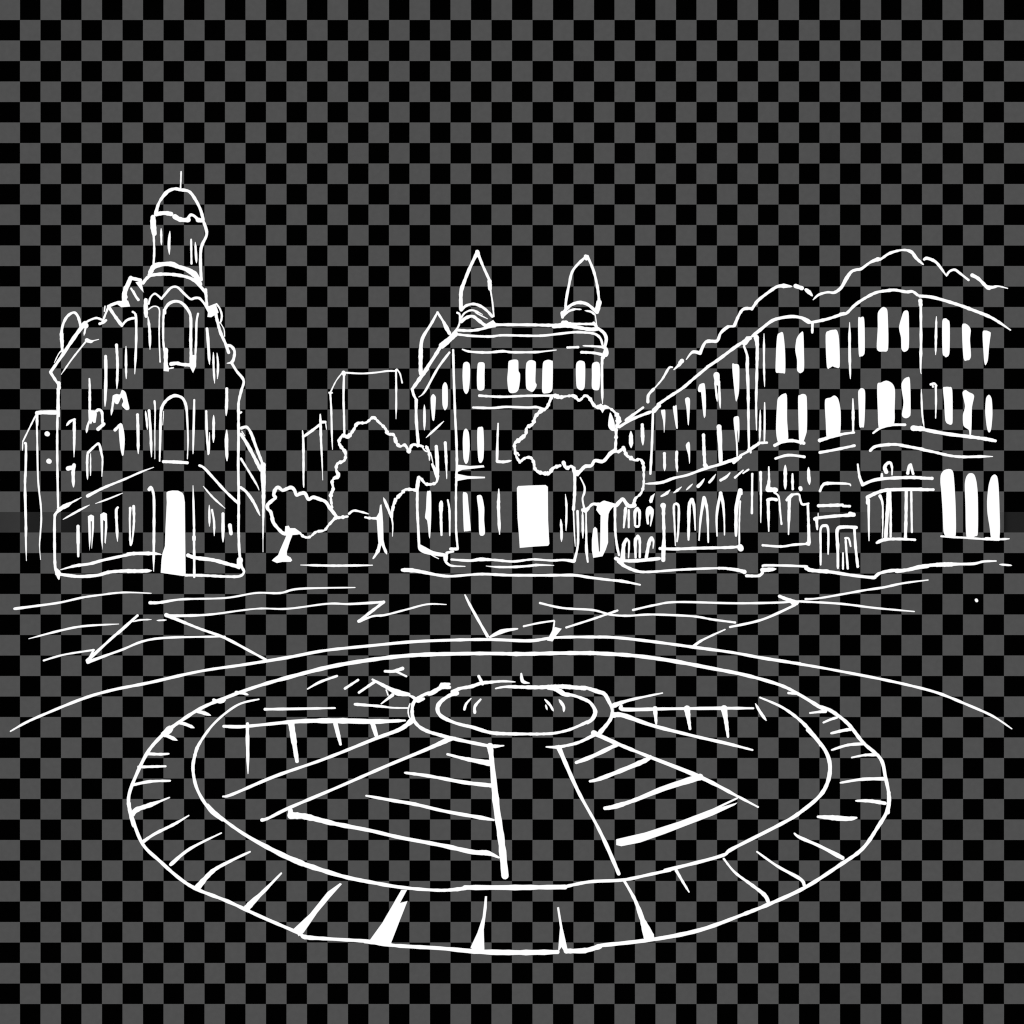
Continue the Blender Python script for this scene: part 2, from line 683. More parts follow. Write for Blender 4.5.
# ------------------------------------------------------------------ spired central building
YC = 64.5
t = thing('spired_building', 'central building with two pointed spires on its roof and a large solid white doorway', 'building', base(520, YC))
SC = dict(f=plane(450, YC, 610, YC), s=plane(417, YC + 16, 456, YC), p=drum(477, 24, YC + 2, 2), q=drum(583, 24, YC + 2, 2), g=drum(434, 18, YC + 9, 1.5))
draw('''
@ f
> wall
T 0 0 1
h 14 452,562 455,470 452,352 456,332 480,325 560,325 598,330 606,345 604,360 602,400 590,562
T 400 240 8
s 22 425,880 430,1080
s 22 430,1080 440,1380 450,1580 455,1780 450,1900
s 20 452,1900 448,2000 448,2240 450,2340 462,2470
T 510 350 8
s 30 765,-10 745,60
e 24 738,60 735,200 740,430
T 400 350 8
p 445,925 470,918 560,928 670,922 675,938 560,952 500,958 460,975
p 445,988 540,1008 680,1014 680,1026 540,1032 445,1050
> cornice 0.06
T 400 240 8
s 24 455,720 560,725 650,712 770,680
s 26 770,678 1020,678 1210,682 1310,672
T 520 240 8
s 44 345,672 400,678
s 22 420,672 600,672
s 32 270,690 400,688 480,702 560,715 620,712
s 28 620,705 670,742 690,790 680,850
> cornice 0.06
T 400 240 8
s 22 440,752 560,766 720,772 820,762 1020,766 1140,765 1260,752 1390,738 1480,740 1560,752 1605,790 1622,850
> cornice 0.06
s 22 500,875,12 560,893,22 700,900,22 820,890,24 900,898,22 1080,897,22 1160,890,16 1250,880,10
T 520 240 8
s 22 380,860 465,857
s 20 505,846,12 590,850,20 670,860,24 695,885,26 690,920,30 660,925,26
s 24 492,898 590,903 660,918
> string_course 0.06
T 400 350 8
s 22 635,365 740,372 850,374 1020,366 1220,365
> string_course 0.06
s 22 585,460 740,464 850,455 1020,460 1090,457 1145,472
> plinth 0.06
T 400 470 8
s 26 405,632 460,632
s 20 372,662 425,652
s 28 412,716,20 560,725,24 640,715,32 760,720,22 900,732,22 1024,718,20 1080,715,20 1210,724,20 1310,720,22 1390,730,30
c 22 690,768 780,776 900,776 1024,768 1100,760 1230,763
@ s
> side_wall
T 0 0 1
k 417,553 418,397 412,388 440,350 455,335 455,560
T 400 240 8
s 48 440,752 390,800 335,845
s 28 330,845 270,940 215,1025 195,1060
T 400 350 8
s 34 215,150 150,240
s 28 300,15 200,170 100,310
s 24 97,312 110,360 130,398
s 26 130,400 130,550 146,745
e 22 395,20 300,150 200,330 150,376
T 400 470 8
s 24 148,60 140,150 138,300 145,450 152,600
f 145,590 200,615 270,650 380,672 370,690 310,690 200,670 150,640
c 12 250,680 310,710
s 36 365,690 365,720
s 22 365,735 410,765,20 520,771,10
c 20 350,-390 280,-325 210,-260
> window
T 400 350 8
f 358,258 380,290 382,440 360,482 340,440 338,300
> window
f 265,352 286,375 286,420 275,555 258,555 248,450 246,380
> window
c 24 195,440 196,540 195,640
> window
e 32 290,772 298,900 300,1024
> window
s 30 362,742,26 368,850,26 372,960,16 374,1030,8
> window
T 400 470 8
f 215,180 230,168 248,180 250,350 242,530 232,535 218,410 200,380 208,310
> window
s 34 330,255,24 328,290,36 328,380,24 332,520,22
> window
s 20 382,240,16 396,330,22 398,525,12
@ f
> window
T 400 350 8
f 530,94 558,115 560,220 550,320 530,352 508,320 500,220 505,115
> window
f 622,112 648,97 677,110 676,200 675,305 650,325 620,312 615,220
> window
f 868,95 885,82 915,76 945,86 948,165 960,190 960,240 950,310 930,338 890,345 868,325 858,240 864,160
> window
T 510 350 8
f 130,110 145,88 170,80 200,90 207,115 203,250 213,275 208,300 180,335 140,318 128,290 125,180
> window
f 263,110 275,88 305,78 335,86 343,105 340,300 325,338 290,347 258,335 258,200
> window
f 530,110 555,85 595,95 602,150 598,290 575,322 535,300 527,200
> window
f 657,115 688,94 718,115 720,250 712,315 680,322 655,300 655,200
> window
T 400 350 8
f 527,628 550,660 558,770 548,880 528,912 508,870 502,740 508,655
> window
f 620,630 645,615 665,625 672,740 668,860 650,902 628,885 618,750
> window
s 20 785,588,16 780,720,20 776,890,26
e 26 780,892 830,895 890,885
> window
T 400 470 8
f 502,200 520,178 540,195 548,280 566,470 555,486 520,490 510,470
> window
f 615,215 632,200 655,210 674,300 673,400 680,500 665,525 640,522 632,480 628,330
> window
c 28 790,152 790,220 788,300 797,515
> window
T 510 470 8
c 20 443,195 452,300 448,485
> window
c 24 406,395 412,480 412,572
> door 0.09
p 55,145 65,128 150,124 285,120 303,135 305,400 312,540 315,590 305,606 200,612 78,623 70,500 60,380
@ p
> spire
T 0 0 1
r 477 66.5 18,326 17,312 16,295 13,283 0.4,250
T 400 240 8
s 34 488,555,30 488,420,34 512,340,30 560,220,28 618,100,30
s 36 618,95 622,120
s 24 625,110 660,200 715,320
s 36 716,330 720,390
s 16 724,400 740,500 750,610
s 24 490,560 530,525 590,512 650,532 700,570 738,612
e 18 490,622 520,582 580,562 660,595
s 28 490,652 530,622 580,610 625,640 690,692
p 640,645 690,672 745,640 770,670 765,698 690,705
s 18 458,582 478,600 472,680 432,742
c 14 600,580 700,630
@ q
> spire
T 0 0 1
r 583 66.5 18,326 17,315 16,298 12,280 0.4,255
T 520 240 8
s 24 365,560 368,490 390,370 425,240 525,135
s 34 525,130 532,150
s 24 540,130 590,250 620,380 632,480
s 42 632,500 615,575
s 28 340,600 365,560 410,520 470,500 540,515 605,570
s 20 352,605 390,570 440,553
c 16 440,553 490,555
c 20 520,565 570,575 605,605
s 40 342,585,36 340,618,26
s 12 602,600 615,690
s 30 590,665 610,690
s 40 345,660 370,665
@ g
> spire
T 0 0 1
r 434 73.5 16,372 15,350 13,338 0.4,312
T 400 240 8
s 28 300,580,22 345,650,22 365,690,34 395,745,34
s 24 300,578,18 250,670,24 190,765,28 170,830,32 165,950,36 165,1070,30
''', t, SC)

# ------------------------------------------------------------------ trees
def tree(label, Y, ubase, text, crown, depth, trunk):
    t = thing('tree', label, 'tree', base(ubase, Y), 'trees on the square')
    S = dict(a=plane(ubase - 60, Y, ubase + 60, Y))
    parts = draw(text, t, S, lift0=0.02)
    return t
tree('small round tree with a leaning trunk and wide foot beside the thin post', 63.0, 282, '''
> crown
T 230 470 8
o 63.0 1.8 440,510 350,430 325,340 295,290 350,220 360,150 450,150 500,135 540,190 600,185 660,215 770,250 850,370 770,475 650,525 555,505
s 30 440,510 410,495 350,425 335,370 325,335 302,310 300,280 330,250 362,222 350,200 360,160 385,138 420,162 455,150 490,140 515,160 532,200 565,188 600,188 628,235 665,218 720,235 765,255 800,305 850,370
j 22 850,375 790,440 755,482 690,495 650,528 620,540 585,530 560,505
> trunk
k 390,700 440,560 500,480 520,500 450,700 495,740 330,740
p 442,450 470,445 480,465 520,465 555,490 575,510 530,518 500,520 480,570 455,650 455,682 485,700 498,722 485,735 420,735 375,744 335,725 345,712 385,680 400,640 440,550 450,525 420,520 440,490
''', None, 2, None)
tree('largest tree on the left, round bumpy crown overlapping the left side of the spired building', 60.0, 380, '''
> crown
T 320 360 8
o 60.0 3.2 95,1200 85,1075 95,960 150,930 125,870 195,800 150,650 225,600 300,510 420,455 520,550 610,660 710,720 780,680 870,730 925,880 930,985 840,990 785,945 770,1040 650,1060 580,1170 480,1250 300,1200 130,1260
j 24 98,1180,16 88,1120,24 88,1075,30 105,1030,24 97,975,28 115,945,24 150,928,34 130,880,24 140,830,26 195,802,24 202,740,28 165,690,26 152,650,28 182,605,28 225,612,36 268,560,26 300,508,26 370,500,22 425,460,26 470,497,24 520,545,24 545,590,30 590,600,26 610,660,30 640,690,26 680,682,26 712,732,28 738,680,26 785,682,30 825,692,18
s 16 815,690 840,725 868,735
j 26 850,692,22 872,740,26 876,800,14
c 12 885,740 905,830
s 36 898,835,22 925,890,36 938,930,34
j 24 940,900 935,970 900,992 845,990 805,945 788,942 778,1010
s 34 785,970 775,1040
j 26 772,1042 690,1035 655,1065 612,1110 590,1160 580,1200
j 26 125,1262 160,1260 220,1252
e 20 232,1230 270,1205 330,1215 390,1232
j 22 362,1258 400,1265 470,1267
> trunk
T 320 470 8
k 455,280 505,280 505,600 545,690 540,760 415,760 420,700
p 452,375 472,340 480,280 492,275 498,330 505,420 508,560 520,610 480,600 470,610 465,560
s 30 478,595,26 462,650,32 425,708,14
e 26 492,580 512,620 534,672
s 20 600,232 582,300 575,380 582,440,14 580,530,8
b 26 508,222 545,310 572,375
''', None, 3, None)
tree('leafy tree with a double-lined trunk in front of the right side of the spired building', 57.0, 580, '''
> crown
T 510 350 8
o 57.0 3.0 260,475 330,370 450,365 555,400 600,360 680,450 790,455 880,560 845,790 750,890 600,930 540,990 425,910 310,990 200,950 120,865 40,830 35,750 130,640 
j 26 250,485,26 295,460,24 335,375,28 365,368,36 400,378,34 450,370,20 510,368,30 555,402,24 600,365,22 635,385,26 680,450,30 730,455,44 790,462,20 840,500,24 868,550,44 858,610,40
j 26 250,485,34 205,530,28 182,590,30 135,622,26 125,672,28 80,715,36 38,748,28 40,800,24 50,850,20 78,898,28 120,865,24 165,862,24 190,900,26 200,950,26 240,980,28 310,985,38 345,945,26 400,925,28
j 22 60,825 70,840
j 28 428,900 450,945 490,930 520,960
s 30 530,985 560,970 600,932 650,925 680,885 745,890 800,830,34 835,805
f 800,500 830,560 842,640 812,645 785,605
j 26 848,630 848,700 842,800
p 720,470 760,470 740,505
> trunk
T 510 470 8
k 510,20 560,20 620,330 625,760 510,760 510,300
p 495,0 585,0 545,50 510,45
s 26 518,30 518,150 515,220 508,315
e 14 508,320 514,480 522,610
s 22 540,330,24 545,500,22 540,620,20 515,725,26
s 22 562,60,12 595,130,18 595,180,20 580,230,18 592,300,18
c 22 580,330 582,430 583,545
s 24 608,330,14 610,500,18 612,640,26 622,735,18
''', None, 3, None)
tree('small tree with a thick solid white trunk at the left end of the arcaded building', 58.0, 602, '''
> crown
T 510 350 8
o 58.0 2.2 600,1290 620,1240 660,1030 760,900 845,790 905,780 945,860 1040,880 1075,930 1075,1100 1000,1190 900,1200 840,1230 700,1240
T 600 380 8
j 28 110,568 150,572 187,542 212,600 240,620,36 280,642,20 320,635,24 345,670,30 350,750,20 347,850,22 325,910,20 282,950,24 272,1000,34
T 600 480 8
s 32 272,180 265,205 225,205 185,155 160,170 130,205
T 510 470 8
s 30 845,285,24 800,285,30 755,262,34 720,278,34 665,272,26 630,300,24 600,330,26
p 570,310 600,300 640,310 610,345 570,330
p 700,270 755,245 845,270 800,325 785,360 720,360 690,320
> trunk
p 725,340 790,330 783,420 785,580 765,640 740,690 665,703 655,640 655,560 665,470 680,455 697,470 702,540 712,655 720,650 722,560
''', None, 2, None)
# ------------------------------------------------------------------ long arcaded building on the right
t = thing('arcaded_building', 'long three-storey building on the right with rows of arched windows and a bumpy roofline', 'building', base(830, 50))
SR = dict(w=plane(618, 88, 757, 50), a=plane(757, 50, 922, 50), b=plane(922, 50, 1014, 60))
draw('''
@ w
> wall
T 0 0 1
k 617,552 617,427 654,408 700,371 757,334 757,572
T 600 380 8
s 26 155,375 260,312 405,255
s 24 208,322,26 260,282,26 345,220,20
s 36 432,245 470,205
s 26 465,195 560,130 660,65 740,-3 860,-103
T 700 240 8
s 28 60,1015 150,955 270,865 345,815 400,785
p 330,830 370,772 415,768 400,800 375,835 355,848
T 600 380 8
s 22 424,260 416,500 403,750
T 700 240 8
s 24 352,850,20 378,930,24 378,1024,30 385,1200,26 388,1450,22 392,1680,20
> arcade 0.06
T 600 480 8
s 22 120,215 122,400 135,520 152,600
s 30 128,628 190,645 300,645 475,628
s 32 505,205,46 508,230,30 508,300,28 512,450,26 508,560,38 506,640,36
s 26 480,548 600,552 800,545 1024,540 1130,532
s 46 1120,535 1126,548
p 120,620 190,650 190,690 150,665
@ a
> wall
T 0 0 1
h 16 757,572 757,334 773,318 795,316 812,322 845,312 876,291 900,290 922,296 922,572
@ a
T 700 240 8
s 28 420,768 480,720 570,650 640,625 740,612 820,625 875,652
T 800 240 8
s 26 20,625 60,655 100,657 220,632 340,592 
s 34 325,595 350,590
s 26 355,590 380,580 440,520 520,465 610,420 700,405 760,400 850,415 900,412 940,440
T 700 240 8
s 40 450,780,40 458,850,30 456,1000,26 450,1250,22 450,1400,18 452,1520,10
c 20 512,750 512,1000 517,1172
T 700 360 8
c 20 482,400 480,540 478,655
s 19 517,342,14 517,500,20 515,655,16
T 800 240 8
s 22 100,660 98,740
c 24 397,660 397,900 403,1110
s 34 962,485 965,520
e 24 966,500 968,800 965,1024 970,1070
T 800 360 8
c 18 970,235 978,430 994,545
@ b
> wall
T 0 0 1
h 16 922,572 922,296 945,300 980,313 1011,330 1011,564.5
T 896 240 8
s 28 190,448 300,460 480,512 600,555 740,610 820,655,24 915,720,14
@ w
> roof
T 0 0 1
k 648,402 662,385 682,362 690,354 705,342 718,329 725,327 735,318 752,308 757,310 757,334 700,371 654,408
T 600 280 8
s 26 383,975 388,920 430,872
s 18 440,862,12 500,790,20 550,706,22 578,698,16
s 40 642,662 655,648
s 26 592,716,12 640,672,30
s 26 690,636,10 740,577,26 800,585,30
s 26 800,585 850,492 935,488 965,425 1024,373
T 700 240 8
s 22 45,815 135,810
s 22 138,805 168,740 215,697 270,690
s 26 275,685 312,600 350,552 415,548
s 24 415,552 440,515 470,480 
@ a
> roof
T 0 0 1
h 3 757,334 757,300 780,286 795,287 812,298 835,292 855,270 905,250 922,263 922,296 876,291 812,322
T 700 240 8
s 26 440,515 470,478 570,402 620,372 670,367,40 735,372,10
s 34 765,368 815,385
s 34 848,398,26 875,420,36 898,446,12
T 800 240 8
s 24 105,478,12 150,438,22 220,418,22 275,420,24 330,380,30 370,310,32 410,255,28 450,238,26 490,230,24 560,180,24 620,155,34 650,150,24 720,105,24 820,80,20 890,95,28 930,145,32 985,195,14
@ b
> roof
T 0 0 1
h 3 922,296 922,263 946,275 955,270 970,280 990,287 1008,288 1008,328 980,313 945,300
T 896 240 8
s 26 225,155 250,146 310,170 350,212 405,290,10
s 22 408,278 430,250 470,238 510,265 580,320
s 30 610,282 660,310 720,370 745,385
s 30 735,380,34 775,378,26 820,370,18 893,387,10
@ w
> cornice 0.06
T 600 380 8
s 24 365,830,14 490,820,28 590,785,24 700,760,22 830,712,26 960,675,24 1100,632,22
T 700 360 8
s 26 170,830 240,805 325,775
s 26 270,820 320,780
s 20 320,765 390,728 470,672
s 28 390,722 470,668
s 24 470,664 535,661
s 20 405,725 405,740
T 600 380 8
> bracket 0.06
p 392,965 405,930 440,905 428,945 418,980 400,985
> bracket 0.06
s 26 490,930,14 530,908,28 560,880,10
> bracket 0.06
s 26 590,902,10 620,882,26 652,855,8
> bracket 0.06
c 18 690,880 740,832
> bracket 0.06
s 26 785,850,28 810,825,26 835,790,10
> bracket 0.06
s 26 875,818,20 900,790,24 925,755,8
T 700 360 8
> bracket 0.06
s 28 165,962,24 210,935,28 240,902,10
> bracket 0.06
s 20 280,940,20 345,882,16
> bracket 0.06
s 18 345,905 388,876
@ w
> window
T 600 380 8
c 34 247,412 248,480 249,540
> window
e 30 338,358 340,420 343,520
> window
f 488,248 505,238 522,244 522,330 513,425 505,330
> window
f 583,220 600,208 614,210 622,375 615,390 606,370
> window
f 680,155 700,138 718,150 720,200 711,350 702,350 692,230
> window
f 783,75 795,38 815,30 835,38 848,200 840,292 830,292 818,130 812,98 790,95
> window
T 700 360 8
f 0,200 20,186 38,195 47,300 45,440 36,455 27,440 10,270
> window
s 46 132,120 138,180
e 20 122,190 130,260 138,330
e 22 152,180 156,280 162,385
> window
f 257,45 280,32 305,36 315,70 312,250 292,330 280,290
> window
T 600 380 8
e 26 515,588 516,640 517,725
> window
e 24 614,575 612,650 618,735
> window
f 686,525 708,494 720,520 720,650 714,668 706,600
> window
s 28 828,440 832,560 838,670
s 36 840,680 850,690
> window
s 46 952,375 960,500,38 966,660,32
> window
T 700 360 8
f 268,475 290,450 312,460 316,560 310,660 304,600 300,560 298,600 304,760 292,770 286,650
> window
T 600 480 8
s 24 205,225,30 200,280,26 190,380,18
s 20 230,240 230,378
> window
s 30 280,365,20 280,260,28 298,230,30 316,260,26 314,365,18
s 22 290,372 305,372
> window
f 365,270 372,225 400,208 428,235 428,280 408,365 400,365 405,310 402,270 390,300 392,350 375,350
> window
s 30 182,625,40 190,520,32 212,475,26 232,500,18 228,622,14
> window
s 24 285,620,20 283,490,28 302,452,30 318,485,24 318,618,18
> window
s 26 370,620,26 393,500,32 412,465,28 428,490,18 424,548,10
> window
s 20 603,525,10 596,350,18 590,210,20 610,190,26 630,220,22 626,400,20 616,492,16
> window
s 28 708,478,20 710,330,28 715,200,32 735,160,36 752,210,26 762,400,12
> window
s 20 792,482,12 805,310,22 832,140,30 858,250,24 866,498,14
> window
s 20 938,448,12 932,280,20 965,105,28 990,250,20 997,440,10
> window
T 700 470 8
s 20 135,528,12 135,350,22 165,185,26 190,290,18 195,520,10
> window
s 36 288,525,24 292,300,34 322,165,36 330,190,26
s 16 322,250 315,400 314,605
@ a
> window
T 700 240 8
f 615,790 622,755 640,742 665,745 680,880 682,1055 660,1065 630,1062 605,1050 608,900
> window
f 770,800 785,765 808,740 826,742 832,900 832,1035 805,1065 785,1055 776,1035 776,960 762,880
> window
T 800 240 8
f 205,760 235,725 270,718 295,722 312,790 318,1010 280,1018 260,1010 240,1022 215,1012
> window
f 465,635 485,620 510,618 517,700 518,890 505,925 488,930 470,912
> window
f 622,590 640,555 665,536 692,548 702,600 705,868 660,892 615,872 622,700
> window
f 815,610 830,572 850,563 868,580 872,700 870,860 838,895 812,872 808,780 792,700
> window
T 700 360 8
f 618,330 640,288 670,270 695,285 697,480 705,640 660,660 625,660 608,560
> window
f 785,300 800,280 825,271 852,290 857,400 855,560 840,620 820,668 795,665 788,500
> window
T 800 360 8
f 200,322 245,300 275,284 305,310 325,410 320,595 265,620 215,622 205,480
> window
f 465,260 480,232 495,225 520,250 520,400 512,530 495,538 475,530 470,400
> window
f 618,200 650,180 690,165 735,185 760,240 757,400 752,505 680,535 630,535 622,400
> window
f 812,190 830,155 858,138 880,160 885,420 872,455 850,466 828,460 815,435 828,340 814,240
> sill 0.09
T 700 360 8
s 28 598,683 660,655 740,645 830,665
s 24 605,788 680,765 740,762 835,775
> sill 0.09
T 800 360 8
s 30 158,643,30 260,612,28 345,592,24 432,580,20
s 24 160,740 280,718 435,685
s 24 423,310,10 425,420,26 425,575,18
> sill 0.09
s 30 585,585,16 640,545,26 720,520,26 840,518,22
p 625,530 757,500 720,530 650,550
> cornice 0.06
s 28 562,725,24 610,690,28 750,675,26 850,690,26 985,715,26
s 42 905,545 985,550
> window
T 700 470 8
s 20 418,32 415,345
> window
s 22 485,20,24 487,170,20 487,300,16 486,420,10
> window
s 26 550,-25,12 552,80,24 545,140,36
s 40 545,155 605,160
s 18 595,180 630,215 640,320 652,432
> window
s 26 540,240 575,232 612,238
s 28 545,240,30 548,380,24 550,490,12
> window
c 30 682,-38 682,60 682,152
> window
s 22 740,30,14 740,90,24 742,152,22
s 34 803,145 806,155
> window
s 30 695,240 735,200
s 20 735,198 790,195 802,240 820,275 868,268
s 28 715,225 712,350 708,515,12
s 28 862,270,20 868,420,24 872,580,32
s 22 502,602 650,612 750,598 870,590
s 30 858,588 870,594
> window
c 30 868,-20 870,50 876,115
> portal 0.1
T 800 460 8
s 22 160,248,26 180,205,24 220,187,28 380,190,18 405,205,14
s 28 148,366 340,360
s 24 345,368 398,370
s 28 118,472 150,462 300,447 432,440
s 34 400,430 430,436
s 28 132,470 138,555,18
s 10 145,425 145,455
s 22 165,838,18 165,700,20 165,555,22 195,525,26 225,555,22 225,752,16
>> door
s 30 303,865,20 302,700,28 298,560,30 350,536,30 450,540,28
s 24 435,550 445,700 462,852
s 20 365,635 372,740 382,868
s 18 362,625 390,630 405,690
s 18 344,745 344,870
> balcony 0.06
s 24 462,35,16 475,130,24 500,195,26
s 28 500,198 620,155 850,140 970,142
s 22 655,112 655,150
> window
s 30 690,95,36 678,60,36 695,30,26 722,22,24 736,60,20 736,118,14
> window
s 22 862,105,28 872,50,26 885,38,26 905,110,26
> portal 0.1
s 30 540,298 620,260 720,238 970,235
s 28 540,300 540,345
s 22 550,320,26 550,480,20 552,645,12
s 22 640,288,26 660,350,20 662,500,16 660,620,8
s 30 708,255 698,430 685,630
s 22 720,255 725,430 725,612
s 28 850,240 848,450 843,630
s 20 890,240 892,400 895,575
s 30 615,662,26 680,636,30 800,632,24 920,638,22
@ b
> balcony 0.06
T 896 460 8
s 28 200,144 250,146 288,147
s 26 200,237 298,237
> window
T 896 240 8
c 22 323,612 320,750 317,918
> window
f 370,655 395,626 415,640 430,672 428,900 402,938 385,925 372,900
> window
f 528,695 550,668 580,685 598,720 592,800 600,920 590,955 570,962 540,945
> window
f 693,740 720,724 755,738 757,760 745,850 735,960 716,1002 705,970 700,900
> window
T 896 360 8
s 22 278,195 305,188 322,205
s 20 318,210 320,330 317,465,10
s 18 292,195 296,215
> window
f 376,225 395,215 425,216 450,240 453,480 445,515 425,515 395,485 385,330
> window
f 532,265 555,240 585,258 625,285 608,380 605,500 600,600 588,600 582,560 540,525 535,440 552,370
> window
f 742,278 765,310 772,430 762,550 745,580 728,545 714,420 720,310
> cornice 0.06
s 30 215,555 400,590 600,615 720,632 795,647
s 24 215,718 300,735 430,765 540,775 680,772 773,772,10
> window
T 896 460 8
f 355,180 358,120 380,85 415,72 445,78 460,110 470,230 478,400 478,600 440,612 400,608 380,570 372,400 362,250
> window
f 550,200 560,140 580,110 605,105 628,120 645,180 655,300 655,580 630,612 565,620 555,350
> window
f 728,330 740,210 760,140 785,116 808,130 820,200 828,380 828,620 765,630 748,530 732,430
> sill 0.1
s 20 362,610 480,618 560,622 700,632 800,635 860,633 905,630,12
s 30 720,630 820,632
''', t, SR)
# ------------------------------------------------------------------ kerb lines, road lines, plaza
THIN = 0.1
pav = thing('pavement', None, None, Vector((0, 0, 0)))
pav['kind'] = 'structure'
pav['label'] = 'thin wavering kerb lines running along the feet of the buildings'
draw('''
> kerb 0.006
T 230 470 8
c 20 565,760 800,765 900,765 1120,762 1135,760
> kerb 0.006
T 400 470 8
s 24 18,800,28 100,803,34 200,820,26 300,840,24 400,850,22 560,838,20 680,833,22 900,842,22 1250,842,22 1400,842,24 1520,860,22 1680,880,20 1780,890,24 1920,918,14
> kerb 0.006
T 600 480 8
s 24 150,650,30 200,690,28 300,730,24 400,735,20 600,720,20 800,710,20 990,705,18 1024,712,20
T 700 470 8
s 22 150,786 200,787 300,800,26 355,815,36
s 24 372,846 450,848 480,842 500,822
e 34 500,800 540,798 605,792
s 20 502,770 520,763 700,765 855,772
s 30 850,785 900,803 1024,812
T 800 460 8
s 26 70,882 240,895 400,920 580,940 605,930 640,905 730,885 850,880 960,860 1024,850
T 896 460 8
s 26 0,890 60,885 200,850 300,840 390,836,40 440,835,34 480,833,24 620,830,22 700,812,20 800,808,12
c 18 828,835 925,843
''', pav, dict(g=ground()))
road = thing('road', None, None, Vector((0, 0, 0)))
road['kind'] = 'structure'
road['label'] = 'loose zigzag road lines crossing between the buildings and the round plaza'
draw('''
> road_line 0.006
T 0 570 4
s 9 58,155,12 150,143,10 240,130,9 330,110,9 400,100,8 490,90,8 605,93,4
> road_line 0.006
s 9 600,131,13 640,130,12 730,117,9 900,112,8 1024,92,8 1120,92,9 1200,75,9 1420,70,5
> road_line 0.006
c 9 115,275 230,245 330,225 475,216
s 11 550,182,10 480,245,14 450,270,10 350,362,14
s 8 175,362 250,340 340,325 375,320
s 8 375,320 352,362
s 9 352,368,14 480,322,9 620,275,10 900,266,7
c 7 530,207 560,200 605,198
c 7 628,202 665,200
> road_line 0.006
s 9 665,182,10 720,183,12 840,178,9 1024,155,7 1150,155,8 1310,135,8 1400,136,9 1535,128,12
s 12 1535,128 1435,205
s 9 1435,207,10 1490,185,9 1540,180,9 1630,157,8 1710,137,8 1785,138,4
s 12 665,180,16 730,207,12 800,235,10 900,272,12 1010,330,10 1062,358,10
> road_line 0.006
T 380 570 4
s 12 340,100,7 365,150,11 430,265,12
s 14 440,268,10 490,245,18 550,235,6
s 8 575,225 635,212 695,203
s 7 698,205 693,240
p 668,282 690,240 700,228 727,235 705,262 690,286
> road_line 0.006
s 9 745,230 830,203 890,183 950,162
s 9 640,132 730,152 850,160 920,178 990,183 1090,178 1250,185 1330,198 1420,210
> road_line 0.006
T 570 570 4
s 9 252,160 340,140 430,128 660,133 840,130 890,125
s 11 495,305,12 530,280,10 620,238,6
s 10 640,228 770,198 900,140
s 14 838,105 870,118 905,128
> road_line 0.006
T 768 560 4
p 78,158 130,163 118,180 100,185
s 9 120,165 290,175 430,192 585,206,5
s 9 150,156,8 210,152,8 380,122,9 460,110,10 540,93,9 640,80,5
s 11 833,160 835,163
''', road, dict(g=ground()))

pz = thing('plaza', None, None, Vector((0, 0, 0)))
pz['kind'] = 'structure'
pz['label'] = 'round plaza paved as a wheel of striped wedges inside a ring of stones'
def gpt(u, v, z): return ground(z)(u, v)
gN, gF = gpt(508, 950, 0), gpt(508, 654, 0)
CX, CYY, RR = gN.x * .5 + gF.x * .5, (gN.y + gF.y) / 2, (gF.y - gN.y) / 2
iN, iF = gpt(508, 886, 0), gpt(508, 672, 0)
RI = (iF.y - iN.y) / 2
def disc(mb, cx, cy, r, z, n=96, r0=0.0):
    for i in range(n):
        a, b = 2 * math.pi * i / n, 2 * math.pi * (i + 1) / n
        A = [Vector((cx + r * math.cos(q), cy + r * math.sin(q), z)) for q in (a, b)]
        B = [Vector((cx + r0 * math.cos(q), cy + r0 * math.sin(q), z)) for q in (b, a)]
        mb.poly(A + (B if r0 else [Vector((cx, cy, z))]), 1)
mb = MB(); disc(mb, CX, CYY, RR, .004); mb.build('paving', pz)
